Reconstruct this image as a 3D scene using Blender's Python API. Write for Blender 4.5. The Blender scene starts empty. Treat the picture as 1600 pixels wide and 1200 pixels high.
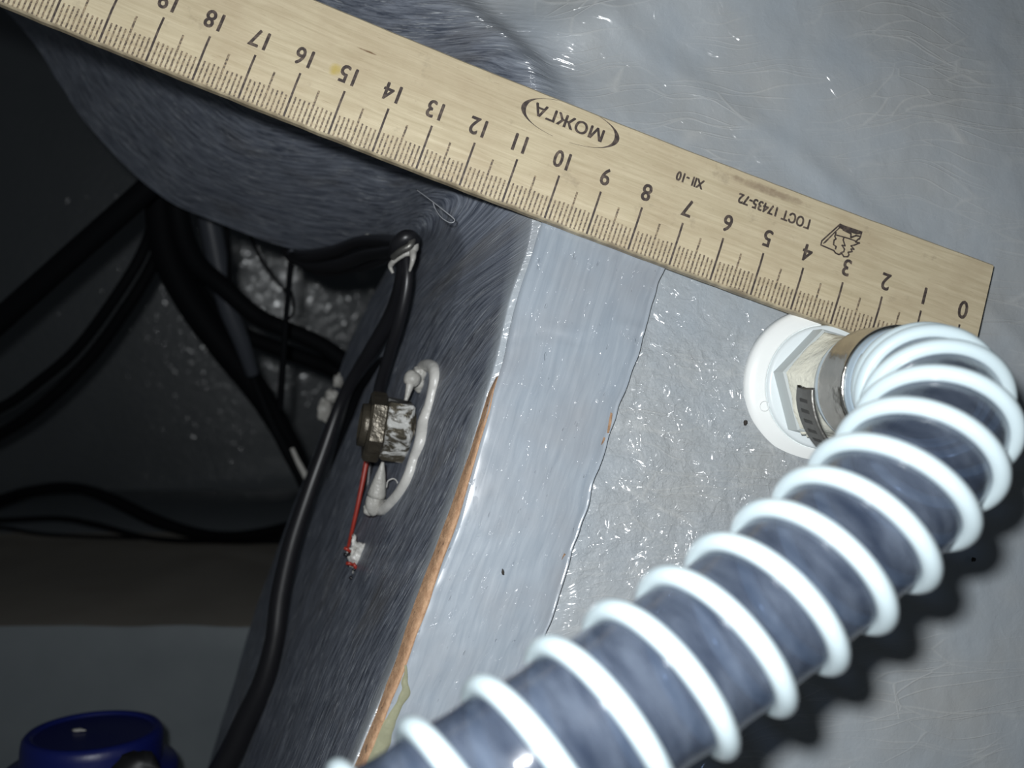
import bpy, bmesh, math, random
import numpy as np
from mathutils import Vector, Matrix, noise
random.seed(7)
R_ = np.random.RandomState(5)
sc = bpy.context.scene
C = sc.collection
S = 0.01            # everything is authored in centimetres
CAMZ = 100.0        # camera height above z = 0, cm
F = 1300.0          # focal length in pixels of the 1600 x 1200 frame

# ------------------------------------------------------------------ camera, light, exposure
cam = bpy.data.cameras.new('camera')
cam.sensor_width = 36.0
cam.lens = 36.0 * F / 1600.0
cam.clip_start = 0.005
cam.clip_end = 20
cam.dof.use_dof = True
cam.dof.focus_distance = 0.185
cam.dof.aperture_fstop = 15.0
co = bpy.data.objects.new('camera', cam)
co.location = (0, 0, CAMZ * S)
C.objects.link(co)
sc.camera = co
sc.view_settings.view_transform = 'Standard'
sc.view_settings.look = 'None'
sc.view_settings.gamma = 1
sc.view_settings.use_curve_mapping = False
sc.view_settings.exposure = 0.0
w = bpy.data.worlds.new('world')
sc.world = w
w.use_nodes = True
w.node_tree.nodes['Background'].inputs[0].default_value = (0.8, 0.9, 1.0, 1)
w.node_tree.nodes['Background'].inputs[1].default_value = 0.035
fl = bpy.data.lights.new('camera_flash', 'POINT')     # the phone's flash, beside its lens
fl.energy = 1.68
fl.color = (0.95, 0.98, 1.0)
fl.shadow_soft_size = 0.0034
fo = bpy.data.objects.new('camera_flash', fl)
fo.location = (-0.9 * S, 1.15 * S, (CAMZ + 0.2) * S)
C.objects.link(fo)

# ------------------------------------------------------------------ helpers
def P(px, py, d):
    """centimetre position of what is seen at (px,py) at distance d in front of the camera"""
    return np.array([(px - 800) / F * d, (600 - py) / F * d, CAMZ - d])

RP0 = np.array([10.0994, 0.3249, CAMZ - 19.3394])     # ruler frame: zero mark on its scale edge
Rd = np.array([-0.93777531, 0.33287904, 0.09883836])
Rw = np.array([0.31198087, 0.9326707, -0.18108923])
Rn = np.array([-0.15246446, -0.13898533, -0.97848764])  # points away from the camera
PLC = Rn @ (RP0 + Rn * 0.60 - np.array([0, 0, CAMZ]))

def plane_d(px, py):
    """distance of the painted front face behind pixel (px,py)"""
    v = np.array([(px - 800) / F, (600 - py) / F, -1.0])
    return PLC / (Rn @ v)

def PP(px, py, lift=0.0):
    return P(px, py, plane_d(px, py)) - Rn * lift

def unit(v):
    v = np.asarray(v, float)
    return v / np.linalg.norm(v)

def tag(o, label=None, cat=None, group=None, kind=None):
    for k, v in (('label', label), ('category', cat), ('group', group), ('kind', kind)):
        if v:
            o[k] = v
    return o

def empty(name, loc, label, cat, group=None):
    o = bpy.data.objects.new(name, None)
    o.location = tuple(np.asarray(loc) * S)
    o.empty_display_size = 0.01
    C.objects.link(o)
    return tag(o, label, cat, group)

def wloc(o):
    p = np.zeros(3)
    while o is not None:
        p += np.array(o.location)
        o = o.parent
    return p

def obj(name, verts, faces, mat, parent=None, smooth=True, uv=None, col=None):
    V = np.asarray(verts, float) * S
    if parent is not None:
        V = V - wloc(parent)
        org = np.zeros(3)
    else:
        org = (V.min(0) + V.max(0)) / 2
        V = V - org
    me = bpy.data.meshes.new(name)
    me.from_pydata(V.tolist(), [], [list(map(int, f)) for f in faces])
    if uv is not None:
        l = me.uv_layers.new(name='uv')
        idx = np.zeros(len(me.loops), dtype=np.int32)
        me.loops.foreach_get('vertex_index', idx)
        l.data.foreach_set('uv', np.asarray(uv, float)[idx].ravel())
    if col is not None:
        a = me.attributes.new('mask', 'FLOAT', 'POINT')
        a.data.foreach_set('value', np.asarray(col, float))
    me.update()
    if smooth:
        me.polygons.foreach_set('use_smooth', [True] * len(me.polygons))
    me.materials.append(mat)
    o = bpy.data.objects.new(name, me)
    C.objects.link(o)
    if parent is not None:
        o.parent = parent
    else:
        o.location = tuple(org)
    return o

def grid_faces(nu, nv, base=0, closed=False):
    f = []
    for i in range(nu - 1):
        for j in range(nv - (0 if closed else 1)):
            a = base + i * nv + j
            b = base + i * nv + (j + 1) % nv
            f.append((a, b, b + nv, a + nv))
    return f

def cr(pts, n, tight=False):
    """Catmull-Rom through the rows of pts, n samples, parameter by index"""
    pts = np.asarray(pts, float)
    k = len(pts)
    u = np.linspace(0, k - 1, n)
    i = np.clip(u.astype(int), 0, k - 2)
    t = (u - i).reshape((-1,) + (1,) * (pts.ndim - 1))
    p1, p2 = pts[i], pts[i + 1]
    p0 = np.where((i == 0).reshape(t.shape), 2 * p1 - p2, pts[np.maximum(i - 1, 0)])
    p3 = np.where((i == k - 2).reshape(t.shape), 2 * p2 - p1, pts[np.minimum(i + 2, k - 1)])
    return 0.5 * (2 * p1 + (p2 - p0) * t + (2 * p0 - 5 * p1 + 4 * p2 - p3) * t ** 2 + (3 * p1 - p0 - 3 * p2 + p3) * t ** 3)

def frames(path):
    n = len(path)
    T = np.gradient(path, axis=0)
    T /= np.linalg.norm(T, axis=1)[:, None]
    ref = np.array([0, 0, 1.0]) if abs(T[0][2]) < 0.9 else np.array([0, 1.0, 0])
    N = np.zeros_like(path)
    N[0] = unit(np.cross(T[0], ref))
    for i in range(1, n):
        v = N[i - 1] - T[i] * (N[i - 1] @ T[i])
        N[i] = unit(v)
    B = np.cross(T, N)
    return T, N, B

def tube_vf(path, rad, seg=12, flat=1.0, cap=True):
    path = np.asarray(path, float)
    n = len(path)
    rad = np.broadcast_to(np.asarray(rad, float), (n,))
    T, N, B = frames(path)
    a = np.linspace(0, 2 * math.pi, seg, endpoint=False)
    V = path[:, None] + rad[:, None, None] * (np.cos(a)[None, :, None] * N[:, None] + flat * np.sin(a)[None, :, None] * B[:, None])
    V = V.reshape(-1, 3)
    f = grid_faces(n, seg, 0, True)
    if cap:
        f.append(tuple(range(seg))[::-1])
        f.append(tuple(range((n - 1) * seg, n * seg)))
    return V, f

def tube(name, pts, rad, mat, parent=None, n=60, seg=12, cap=True, wob=0.0):
    path = cr(pts, n)
    if wob:
        for i in range(n):
            path[i] += np.array(noise.noise_vector(Vector(path[i] * 1.1 + 3))) * wob
    if np.ndim(rad):
        rad = np.interp(np.linspace(0, 1, n), np.linspace(0, 1, len(rad)), rad)
    V, f = tube_vf(path, rad, seg, cap=cap)
    return obj(name, V, f, mat, parent)

def lathe_vf(profile, org, ax, seg=64, wob=None):
    ax = unit(ax)
    u = unit(np.cross(ax, [0.0, 1.0, 0.05]))
    v = np.cross(ax, u)
    V = []
    for r, h in profile:
        for k in range(seg):
            a = 2 * math.pi * k / seg
            rr = r if wob is None else r + wob(a, h) * (r > 0.01)
            V.append(org + ax * h + rr * (math.cos(a) * u + math.sin(a) * v))
    f = grid_faces(len(profile), seg, 0, True)
    return np.array(V), f

def join(parts):
    V, f, b = [], [], 0
    for v, ff in parts:
        V.append(np.asarray(v, float))
        f += [tuple(i + b for i in q) for q in ff]
        b += len(v)
    return np.concatenate(V), f

def blob_vf(c, r, sub=3, amp=0.15, seed=0, freq=1.5, scale=(1, 1, 1)):
    bm = bmesh.new()
    bmesh.ops.create_icosphere(bm, subdivisions=sub, radius=1.0)
    V = np.array([v.co[:] for v in bm.verts])
    f = [tuple(v.index for v in q.verts) for q in bm.faces]
    bm.free()
    out = []
    for v in V:
        k = 1 + amp * noise.noise(Vector(v * freq + seed * 7.3))
        out.append(np.asarray(c) + v * r * k * np.asarray(scale))
    return np.array(out), f

# ------------------------------------------------------------------ materials
class NT:
    def __init__(self, name):
        self.m = bpy.data.materials.new(name)
        self.m.use_nodes = True
        self.t = self.m.node_tree
        self.b = self.t.nodes['Principled BSDF']
        self.out = self.t.nodes['Material Output']
    def n(self, typ, **kw):
        nd = self.t.nodes.new(typ)
        for k, v in kw.items():
            if k == 'inp':
                for a, b in v.items():
                    if isinstance(b, bpy.types.NodeSocket):
                        self.t.links.new(b, nd.inputs[a])
                    else:
                        nd.inputs[a].default_value = b
            else:
                setattr(nd, k, v)
        return nd
    def set(self, **kw):
        for k, v in kw.items():
            k = k.replace('_', ' ')
            if isinstance(v, bpy.types.NodeSocket):
                self.t.links.new(v, self.b.inputs[k])
            else:
                self.b.inputs[k].default_value = v
        return self
    def coords(self, scale=(1, 1, 1), rot=(0, 0, 0), uv=False):
        if uv:
            c = self.n('ShaderNodeUVMap', uv_map='uv').outputs[0]
            s = scale
        else:
            c = self.n('ShaderNodeNewGeometry').outputs['Position']
            s = tuple(100 * x for x in scale)          # metres to centimetres
        return self.n('ShaderNodeMapping', inp={'Vector': c, 'Scale': s, 'Rotation': rot}).outputs[0]
    def noise(self, vec, scale, detail=4, rough=0.55, dist=0.0, out='Fac'):
        return self.n('ShaderNodeTexNoise', inp={'Vector': vec, 'Scale': scale, 'Detail': detail, 'Roughness': rough, 'Distortion': dist}).outputs[out]
    def ramp(self, fac, stops):
        r = self.n('ShaderNodeValToRGB', inp={'Fac': fac})
        e = r.color_ramp.elements
        while len(e) < len(stops):
            e.new(0.5)
        for i, (p, c) in enumerate(stops):
            e[i].position = p
            e[i].color = (c, c, c, 1) if isinstance(c, (int, float)) else (*c, 1)
        return r.outputs[0]
    def mix(self, fac, a, b, mode='MIX'):
        m = self.n('ShaderNodeMix', data_type='RGBA', blend_type=mode)
        for i, v in ((0, fac), (6, a), (7, b)):
            if isinstance(v, bpy.types.NodeSocket):
                self.t.links.new(v, m.inputs[i])
            else:
                m.inputs[i].default_value = v if i == 0 else (*v, 1)
        return m.outputs[2]
    def math(self, op, a, b=0.0, c=None):
        m = self.n('ShaderNodeMath', operation=op)
        for i, v in enumerate((a, b) if c is None else (a, b, c)):
            if isinstance(v, bpy.types.NodeSocket):
                self.t.links.new(v, m.inputs[i])
            else:
                m.inputs[i].default_value = v
        return m.outputs[0]
    def gloss(self, weight, rough, nrm):
        """a thin clear glossy skin with its own fine relief over the Principled base"""
        g = self.n('ShaderNodeBsdfGlossy', inp={'Color': (1, 1, 1, 1), 'Roughness': rough, 'Normal': nrm})
        mx = self.n('ShaderNodeMixShader', inp={0: weight, 1: self.b.outputs[0], 2: g.outputs[0]})
        self.t.links.new(mx.outputs[0], self.out.inputs[0])
    def bump(self, h, dist_cm, strength=1.0, normal=None):
        i = {'Height': h, 'Distance': dist_cm * 0.01, 'Strength': strength}
        if normal is not None:
            i['Normal'] = normal
        return self.n('ShaderNodeBump', inp=i).outputs[0]

def simple(name, col, rough=0.5, metal=0.0, spec=0.5, bump=None, coat=0.0, var=0.0):
    N = NT(name)
    N.set(Base_Color=(*col, 1), Roughness=rough, Metallic=metal)
    N.b.inputs['Specular IOR Level'].default_value = spec
    N.b.inputs['Coat Weight'].default_value = coat
    c = N.coords()
    if var:
        f = N.noise(c, 3, 5)
        N.set(Base_Color=N.mix(f, tuple(x * (1 - var) for x in col), tuple(min(1, x * (1 + var)) for x in col)))
    if bump:
        N.set(Normal=N.bump(N.noise(c, bump[0], 4), bump[1]))
    return N.m

M = {}
def hull_material():
    N = NT('grey_topcoat_over_glass_mat')
    c = N.coords()
    cu = N.coords(uv=True)
    mask = N.n('ShaderNodeAttribute', attribute_name='mask').outputs['Fac']   # 1 = streaked rim of the opening, its shade put into the colour
    # ---- rough resin relief on the open face
    wv = N.n('ShaderNodeVectorMath', operation='MULTIPLY_ADD', inp={0: N.noise(c, 1.1, 4, 0.6, 0, 'Color'), 1: (1.3, 1.3, 1.3), 2: c}).outputs[0]
    crum = N.n('ShaderNodeTexVoronoi', feature='SMOOTH_F1', inp={'Vector': wv, 'Scale': 1.9, 'Smoothness': 0.15}).outputs['Distance']
    fine = N.noise(wv, 6.0, 5, 0.62, 0.6)
    def strands(rot, sc_, dens):
        v = N.n('ShaderNodeVectorMath', operation='MULTIPLY_ADD', inp={0: N.noise(c, 0.22, 2, 0.5, 0, 'Color'), 1: (2.0, 2.0, 2.0), 2: c}).outputs[0]
        v = N.n('ShaderNodeMapping', inp={'Vector': v, 'Rotation': (0, 0, rot), 'Scale': (0.07, sc_, 1)}).outputs[0]
        e = N.n('ShaderNodeTexVoronoi', feature='DISTANCE_TO_EDGE', inp={'Vector': v, 'Scale': dens}).outputs['Distance']
        return N.ramp(e, [(0.0, 1.0), (0.02, 0.0)])
    s1 = strands(0.9, 1.1, 1.3)
    s2 = strands(-0.5, 1.2, 1.2)
    s3 = strands(0.25, 1.3, 1.0)
    st = N.math('MAXIMUM', N.math('MAXIMUM', s1, s2), s3)
    strand_zone = N.ramp(N.noise(c, 0.35, 2), [(0.42, 0.0), (0.6, 1.0)])
    st = N.math('MULTIPLY', st, strand_zone)
    pos = N.n('ShaderNodeVectorMath', operation='SUBTRACT', inp={0: c, 1: (3.2, -1.3, 81.0)}).outputs[0]
    dist = N.n('ShaderNodeVectorMath', operation='LENGTH', inp={0: pos}).outputs['Value']
    dist = N.math('MULTIPLY_ADD', N.noise(c, 0.5, 3), 2.5, dist)
    rough_zone = N.ramp(N.math('DIVIDE', dist, 10.0), [(0.38, 1.0), (0.62, 0.22)])
    h = N.math('MULTIPLY_ADD', fine, 0.55, N.math('MULTIPLY', crum, 1.0))
    h = N.math('MULTIPLY', h, rough_zone)
    h = N.math('MULTIPLY_ADD', st, 0.12, h)
    # ---- drawn-out glass strands along the rim, their pale glints painted into the colour
    su = N.n('ShaderNodeMapping', inp={'Vector': cu, 'Scale': (0.7, 4.0, 1)}).outputs[0]
    streak = N.noise(su, 1.6, 6, 0.7, 0.4)
    su2 = N.n('ShaderNodeMapping', inp={'Vector': cu, 'Scale': (1.3, 8.5, 1)}).outputs[0]
    hair = N.noise(su2, 1.5, 3, 0.6, 0.2)
    hair_glint = N.ramp(hair, [(0.56, 0.0), (0.66, 1.0)])
    hair_zone = N.ramp(N.noise(cu, 0.8, 4), [(0.40, 0.15), (0.62, 1.0)])
    hair_glint = N.math('MULTIPLY', hair_glint, hair_zone)
    big = N.noise(c, 0.35, 3)
    tint = N.noise(c, 0.55, 5, 0.6)
    face = N.mix(N.ramp(big, [(0.35, 0), (0.68, 1)]), (0.345, 0.385, 0.420), (0.370, 0.380, 0.375))
    face = N.mix(N.math('MULTIPLY', tint, 0.35), face, (0.43, 0.465, 0.50))
    face = N.mix(N.math('MULTIPLY', st, 0.26), face, (0.62, 0.62, 0.59))
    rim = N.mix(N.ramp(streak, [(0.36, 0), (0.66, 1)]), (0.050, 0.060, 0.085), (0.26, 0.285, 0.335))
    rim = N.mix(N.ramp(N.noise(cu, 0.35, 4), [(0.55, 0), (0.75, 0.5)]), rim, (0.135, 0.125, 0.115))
    rim = N.mix(N.math('MULTIPLY', hair_glint, 0.75), rim, (0.62, 0.65, 0.68))
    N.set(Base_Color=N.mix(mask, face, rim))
    N.set(Roughness=0.5)
    N.b.inputs['Specular IOR Level'].default_value = 0.4
    hr = N.math('MULTIPLY_ADD', streak, 1.0, N.math('MULTIPLY', hair_glint, 0.5))
    inv = N.math('SUBTRACT', 1.0, mask)
    hh = N.math('ADD', N.math('MULTIPLY', h, N.math('MULTIPLY', inv, 0.22)), N.math('MULTIPLY', hr, N.math('MULTIPLY', mask, 0.09)))
    N.set(Normal=N.bump(hh, 0.25, 1.0))
    wg = N.n('ShaderNodeVectorMath', operation='MULTIPLY_ADD', inp={0: N.noise(c, 0.8, 2, 0.5, 0, 'Color'), 1: (2.2, 2.2, 2.2), 2: c}).outputs[0]
    wg = N.n('ShaderNodeMapping', inp={'Vector': wg, 'Rotation': (0, 0, 0.9), 'Scale': (0.8, 2.4, 1.0)}).outputs[0]
    hg = N.math('MULTIPLY_ADD', N.noise(wg, 0.9, 1.2, 0.5, 0.8), 1.4, N.math('MULTIPLY', N.noise(wg, 2.6, 1, 0.5, 0.5), 0.22))
    hg = N.math('MULTIPLY', N.math('MULTIPLY', hg, rough_zone), N.math('MULTIPLY', inv, 0.42))
    rg = N.n('ShaderNodeMapping', inp={'Vector': cu, 'Scale': (1.3, 8.0, 1)}).outputs[0]
    hg2 = N.math('MULTIPLY', N.noise(rg, 1.0, 1.5), N.math('MULTIPLY', mask, 0.16))
    N.gloss(0.06, 0.19, N.bump(N.math('ADD', N.math('ADD', hg, hg2), N.math('MULTIPLY', st, 0.004)), 1.0, 1.0))
    return N.m
M['hull'] = hull_material()

def plank_material():
    N = NT('painted_plank')
    c = N.coords()
    cu = N.coords(uv=True)
    su = N.n('ShaderNodeMapping', inp={'Vector': cu, 'Scale': (0.35, 5.0, 1)}).outputs[0]
    br = N.noise(su, 1.4, 5, 0.6, 0.5)
    col = N.mix(N.ramp(br, [(0.3, 0), (0.7, 1)]), (0.270, 0.312, 0.360), (0.360, 0.403, 0.448))
    col = N.mix(N.ramp(N.noise(c, 0.6, 3), [(0.4, 0), (0.75, 0.6)]), col, (0.30, 0.305, 0.32))
    # paint missing on the right arris here and there, dirt specks
    N.b.inputs['Specular IOR Level'].default_value = 0.2
    N.set(Base_Color=N.mix(N.ramp(N.noise(c, 7, 2), [(0.80, 0), (0.84, 0.6)]), col, (0.06, 0.055, 0.06)))
    N.set(Roughness=0.36)
    sp = N.ramp(N.noise(N.n('ShaderNodeMapping', inp={'Vector': cu, 'Scale': (0.6, 2.0, 1)}).outputs[0], 3.4, 2), [(0.70, 0), (0.76, 1)])
    h = N.math('MULTIPLY_ADD', br, 0.010, N.math('MULTIPLY', sp, 0.04))
    h = N.math('MULTIPLY_ADD', N.noise(c, 1.5, 3), 0.025, h)
    N.set(Normal=N.bump(h, 0.35, 1.0))
    pg = N.n('ShaderNodeMapping', inp={'Vector': cu, 'Scale': (0.9, 2.2, 1)}).outputs[0]
    N.gloss(0.04, 0.17, N.bump(N.ramp(N.noise(pg, 2.2, 1.5), [(0.60, 0), (0.78, 1)]), 0.10))
    return N.m
M['plank'] = plank_material()

def rawwood():
    N = NT('raw_orange_wood')
    c = N.coords()
    f = N.noise(N.coords((1.0, 1.0, 1.0)), 5, 6, 0.7)
    col = N.mix(N.ramp(f, [(0.3, 0), (0.7, 1)]), (0.36, 0.20, 0.11), (0.60, 0.38, 0.23))
    col = N.mix(N.ramp(N.noise(c, 2.3, 5, 0.7), [(0.62, 0), (0.68, 0.9)]), col, (0.10, 0.07, 0.05))
    N.set(Base_Color=col, Roughness=0.7, Normal=N.bump(f, 0.05))
    return N.m
M['rawwood'] = rawwood()

def ruler_mat():
    N = NT('varnished_birch')
    cu = N.coords(uv=True)
    g = N.n('ShaderNodeMapping', inp={'Vector': cu, 'Scale': (0.35, 5.5, 1)}).outputs[0]
    gr = N.noise(g, 1.6, 7, 0.62, 0.5)
    bl = N.noise(cu, 0.7, 4, 0.6)
    col = N.mix(N.ramp(gr, [(0.3, 0), (0.72, 1)]), (0.50, 0.42, 0.275), (0.67, 0.58, 0.405))
    col = N.mix(N.ramp(bl, [(0.42, 0), (0.72, 0.55)]), col, (0.46, 0.365, 0.24))
    # short dark vessel lines
    f = N.n('ShaderNodeMapping', inp={'Vector': cu, 'Scale': (2.2, 26.0, 1)}).outputs[0]
    fl_ = N.ramp(N.noise(f, 1.5, 2), [(0.66, 0), (0.74, 0.35)])
    col = N.mix(fl_, col, (0.24, 0.165, 0.095))
    # grime
    gz = N.ramp(N.noise(cu, 1.3, 5, 0.7), [(0.60, 0), (0.80, 0.55)])
    col = N.mix(gz, col, (0.20, 0.155, 0.11))
    # dirt worn into both long edges and the end
    sx = N.n('ShaderNodeSeparateXYZ', inp={0: cu})
    e1 = N.ramp(N.math('MULTIPLY_ADD', N.noise(cu, 2.0, 4), 0.22, sx.outputs[1]), [(0.10, 0.75), (0.17, 0.0)])
    e2 = N.ramp(N.math('SUBTRACT', sx.outputs[1], N.math('MULTIPLY', N.noise(cu, 1.2, 4), 0.35)), [(2.56 / 3, 0.0), (2.70 / 3, 0.45)])
    col = N.mix(e1, col, (0.14, 0.11, 0.075))
    # two known marks: the yellow glue stain by 15 and the dark flake behind it
    def spot(x, y, rx, ry, col, c_in, a):
        d = N.math('ADD', N.math('POWER', N.math('DIVIDE', N.math('SUBTRACT', sx.outputs[0], x), rx), 2.0), N.math('POWER', N.math('DIVIDE', N.math('SUBTRACT', sx.outputs[1], y), ry), 2.0))
        d = N.math('MULTIPLY_ADD', N.noise(cu, 6, 3), 0.9, d)
        return N.mix(N.ramp(d, [(0.5, a), (1.3, 0.0)]), c_in, col)
    col = spot(15.35, 1.44, 0.22, 0.22, (0.50, 0.38, 0.10), col, 0.8)
    col = spot(14.85, 2.12, 0.33, 0.035, (0.16, 0.09, 0.05), col, 0.9)
    col = spot(5.3, 2.55, 1.5, 0.16, (0.26, 0.19, 0.13), col, 0.7)
    N.set(Base_Color=col, Roughness=0.42, Normal=N.bump(gr, 0.010))
    N.b.inputs['Specular IOR Level'].default_value = 0.35
    return N.m
M['ruler'] = ruler_mat()
def ink():
    N = NT('black_print_ink')
    f = N.noise(N.coords(), 9, 3)
    N.set(Base_Color=N.mix(N.ramp(f, [(0.45, 0), (0.75, 1)]), (0.055, 0.042, 0.038), (0.17, 0.13, 0.10)), Roughness=0.6)
    return N.m
M['ink'] = ink()
def worn_ink():
    N = NT('worn_print_ink')
    f = N.noise(N.coords(), 22, 2)
    N.set(Base_Color=N.mix(N.ramp(f, [(0.42, 0), (0.60, 1)]), (0.11, 0.085, 0.065), (0.36, 0.28, 0.18)), Roughness=0.6)
    return N.m
M['worn'] = worn_ink()

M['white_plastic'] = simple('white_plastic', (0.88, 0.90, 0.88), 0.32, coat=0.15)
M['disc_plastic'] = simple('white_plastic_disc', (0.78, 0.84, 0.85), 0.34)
M['nut_shade_grey'] = simple('shaded_white_nut', (0.52, 0.56, 0.55), 0.4)  # white nut, the shade of its glancing facets put into the grey
M['cream'] = simple('cream_thread_sealant', (0.84, 0.82, 0.69), 0.20, bump=(5, 0.06), var=0.15)
M['helix'] = simple('white_pvc_helix', (0.56, 0.665, 0.70), 0.35, coat=0.8)
M['helix'].node_tree.nodes['Principled BSDF'].inputs['Coat Roughness'].default_value = 0.13
M['cuff'] = simple('blue_white_cuff', (0.42, 0.52, 0.60), 0.18, coat=0.4)

def hose_wall():
    N = NT('smoky_blue_clear_pvc')
    c = N.coords(uv=True)
    lg = N.noise(N.n('ShaderNodeMapping', inp={'Vector': c, 'Scale': (1.6, 0.22, 1)}).outputs[0], 2.2, 4, 0.6, 0.3)
    N.set(Base_Color=N.mix(N.ramp(lg, [(0.32, 0), (0.70, 1)]), (0.034, 0.045, 0.070), (0.115, 0.138, 0.180)), Roughness=0.16)
    N.b.inputs['Coat Weight'].default_value = 1.0
    N.b.inputs['Coat Roughness'].default_value = 0.17
    N.set(Normal=N.bump(N.noise(N.coords(), 1.6, 3), 0.05))
    tr = N.n('ShaderNodeBsdfTransparent', inp={'Color': (0.50, 0.60, 0.78, 1)})
    mx = N.n('ShaderNodeMixShader', inp={0: 0.25, 1: N.b.outputs[0], 2: tr.outputs[0]})
    N.t.links.new(mx.outputs[0], N.out.inputs[0])
    return N.m
M['hose'] = hose_wall()
M['steel'] = simple('stainless_steel', (0.55, 0.52, 0.47), 0.22, 1.0, bump=(4, 0.02), var=0.15)
M['steel_dark'] = simple('dull_stainless_steel', (0.20, 0.195, 0.18), 0.42, 0.75, bump=(5, 0.02), var=0.2)
M['slot'] = simple('slot_shadow_steel', (0.075, 0.072, 0.066), 0.5, 0.6)
M['cable'] = simple('black_cable_sheath', (0.010, 0.010, 0.012), 0.38)
M['cable_matt'] = simple('matt_black_cable_sheath', (0.0035, 0.004, 0.005), 0.7, spec=0.08)
M['sheath'] = simple('grey_conduit', (0.045, 0.050, 0.060), 0.45, spec=0.3)
M['red'] = simple('red_wire_insulation', (0.30, 0.028, 0.016), 0.4, var=0.3)
M['sealant'] = simple('grey_white_sealant', (0.54, 0.53, 0.50), 0.33, bump=(2.5, 0.04), var=0.08)
M['sealant_dirty'] = simple('dirty_sealant', (0.40, 0.39, 0.36), 0.4, bump=(4, 0.06), var=0.2)
def nut_mat():
    N = NT('paint_smeared_brass')
    c = N.coords()
    f = N.ramp(N.noise(c, 1.5, 5, 0.65, 1.0), [(0.47, 0), (0.54, 1)])
    sx = N.n('ShaderNodeSeparateXYZ', inp={0: c})
    N.set(Base_Color=N.mix(f, (0.13, 0.115, 0.085), (0.50, 0.50, 0.48)), Roughness=0.34, Metallic=N.math('MULTIPLY', N.math('SUBTRACT', 1.0, f), 0.6), Normal=N.bump(N.noise(c, 3, 4), 0.08))
    return N.m
M['nut'] = nut_mat()
M['brass'] = simple('dark_brass', (0.075, 0.065, 0.048), 0.35, 0.5, bump=(3, 0.05), var=0.3)  # darker brown brass for the lock nut and stub
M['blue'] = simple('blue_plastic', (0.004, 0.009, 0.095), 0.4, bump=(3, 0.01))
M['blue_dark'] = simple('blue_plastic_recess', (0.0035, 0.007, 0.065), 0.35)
M['black_knob'] = simple('black_rubber', (0.008, 0.008, 0.009), 0.5)
def wallmat(name, a, b, rough, bmp, spec=0.5):
    N = NT(name)
    c = N.coords()
    N.set(Base_Color=N.mix(N.noise(c, 0.4, 5), a, b), Roughness=rough)
    N.b.inputs['Specular IOR Level'].default_value = spec
    v = N.n('ShaderNodeTexVoronoi', feature='SMOOTH_F1', inp={'Vector': N.n('ShaderNodeVectorMath', operation='MULTIPLY_ADD', inp={0: N.noise(c, 1.0, 3, 0.6, 0, 'Color'), 1: (1.2, 1.2, 1.2), 2: c}).outputs[0], 'Scale': 2.4}).outputs['Distance']
    hh = N.math('ADD', v, N.noise(c, 3.0, 5, 0.6))
    N.set(Normal=N.bump(hh, bmp * 0.1))
    N.gloss(0.016, 0.10, N.bump(N.noise(c, 1.3, 2.0, 0.5, 0.6), bmp * 0.75))
    return N.m
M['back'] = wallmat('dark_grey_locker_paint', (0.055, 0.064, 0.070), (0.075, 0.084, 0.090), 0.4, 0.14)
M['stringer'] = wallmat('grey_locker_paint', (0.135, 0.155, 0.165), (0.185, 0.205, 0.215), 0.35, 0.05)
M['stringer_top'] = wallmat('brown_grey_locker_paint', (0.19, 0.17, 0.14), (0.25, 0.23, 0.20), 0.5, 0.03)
M['epoxy'] = simple('yellow_epoxy_drip', (0.30, 0.30, 0.20), 0.2, coat=0.5, bump=(4, 0.03), var=0.25)
M['grit'] = simple('dark_grit', (0.03, 0.025, 0.02), 0.8)
M['fibre'] = simple('loose_glass_fibre', (0.30, 0.31, 0.33), 0.3)

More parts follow.
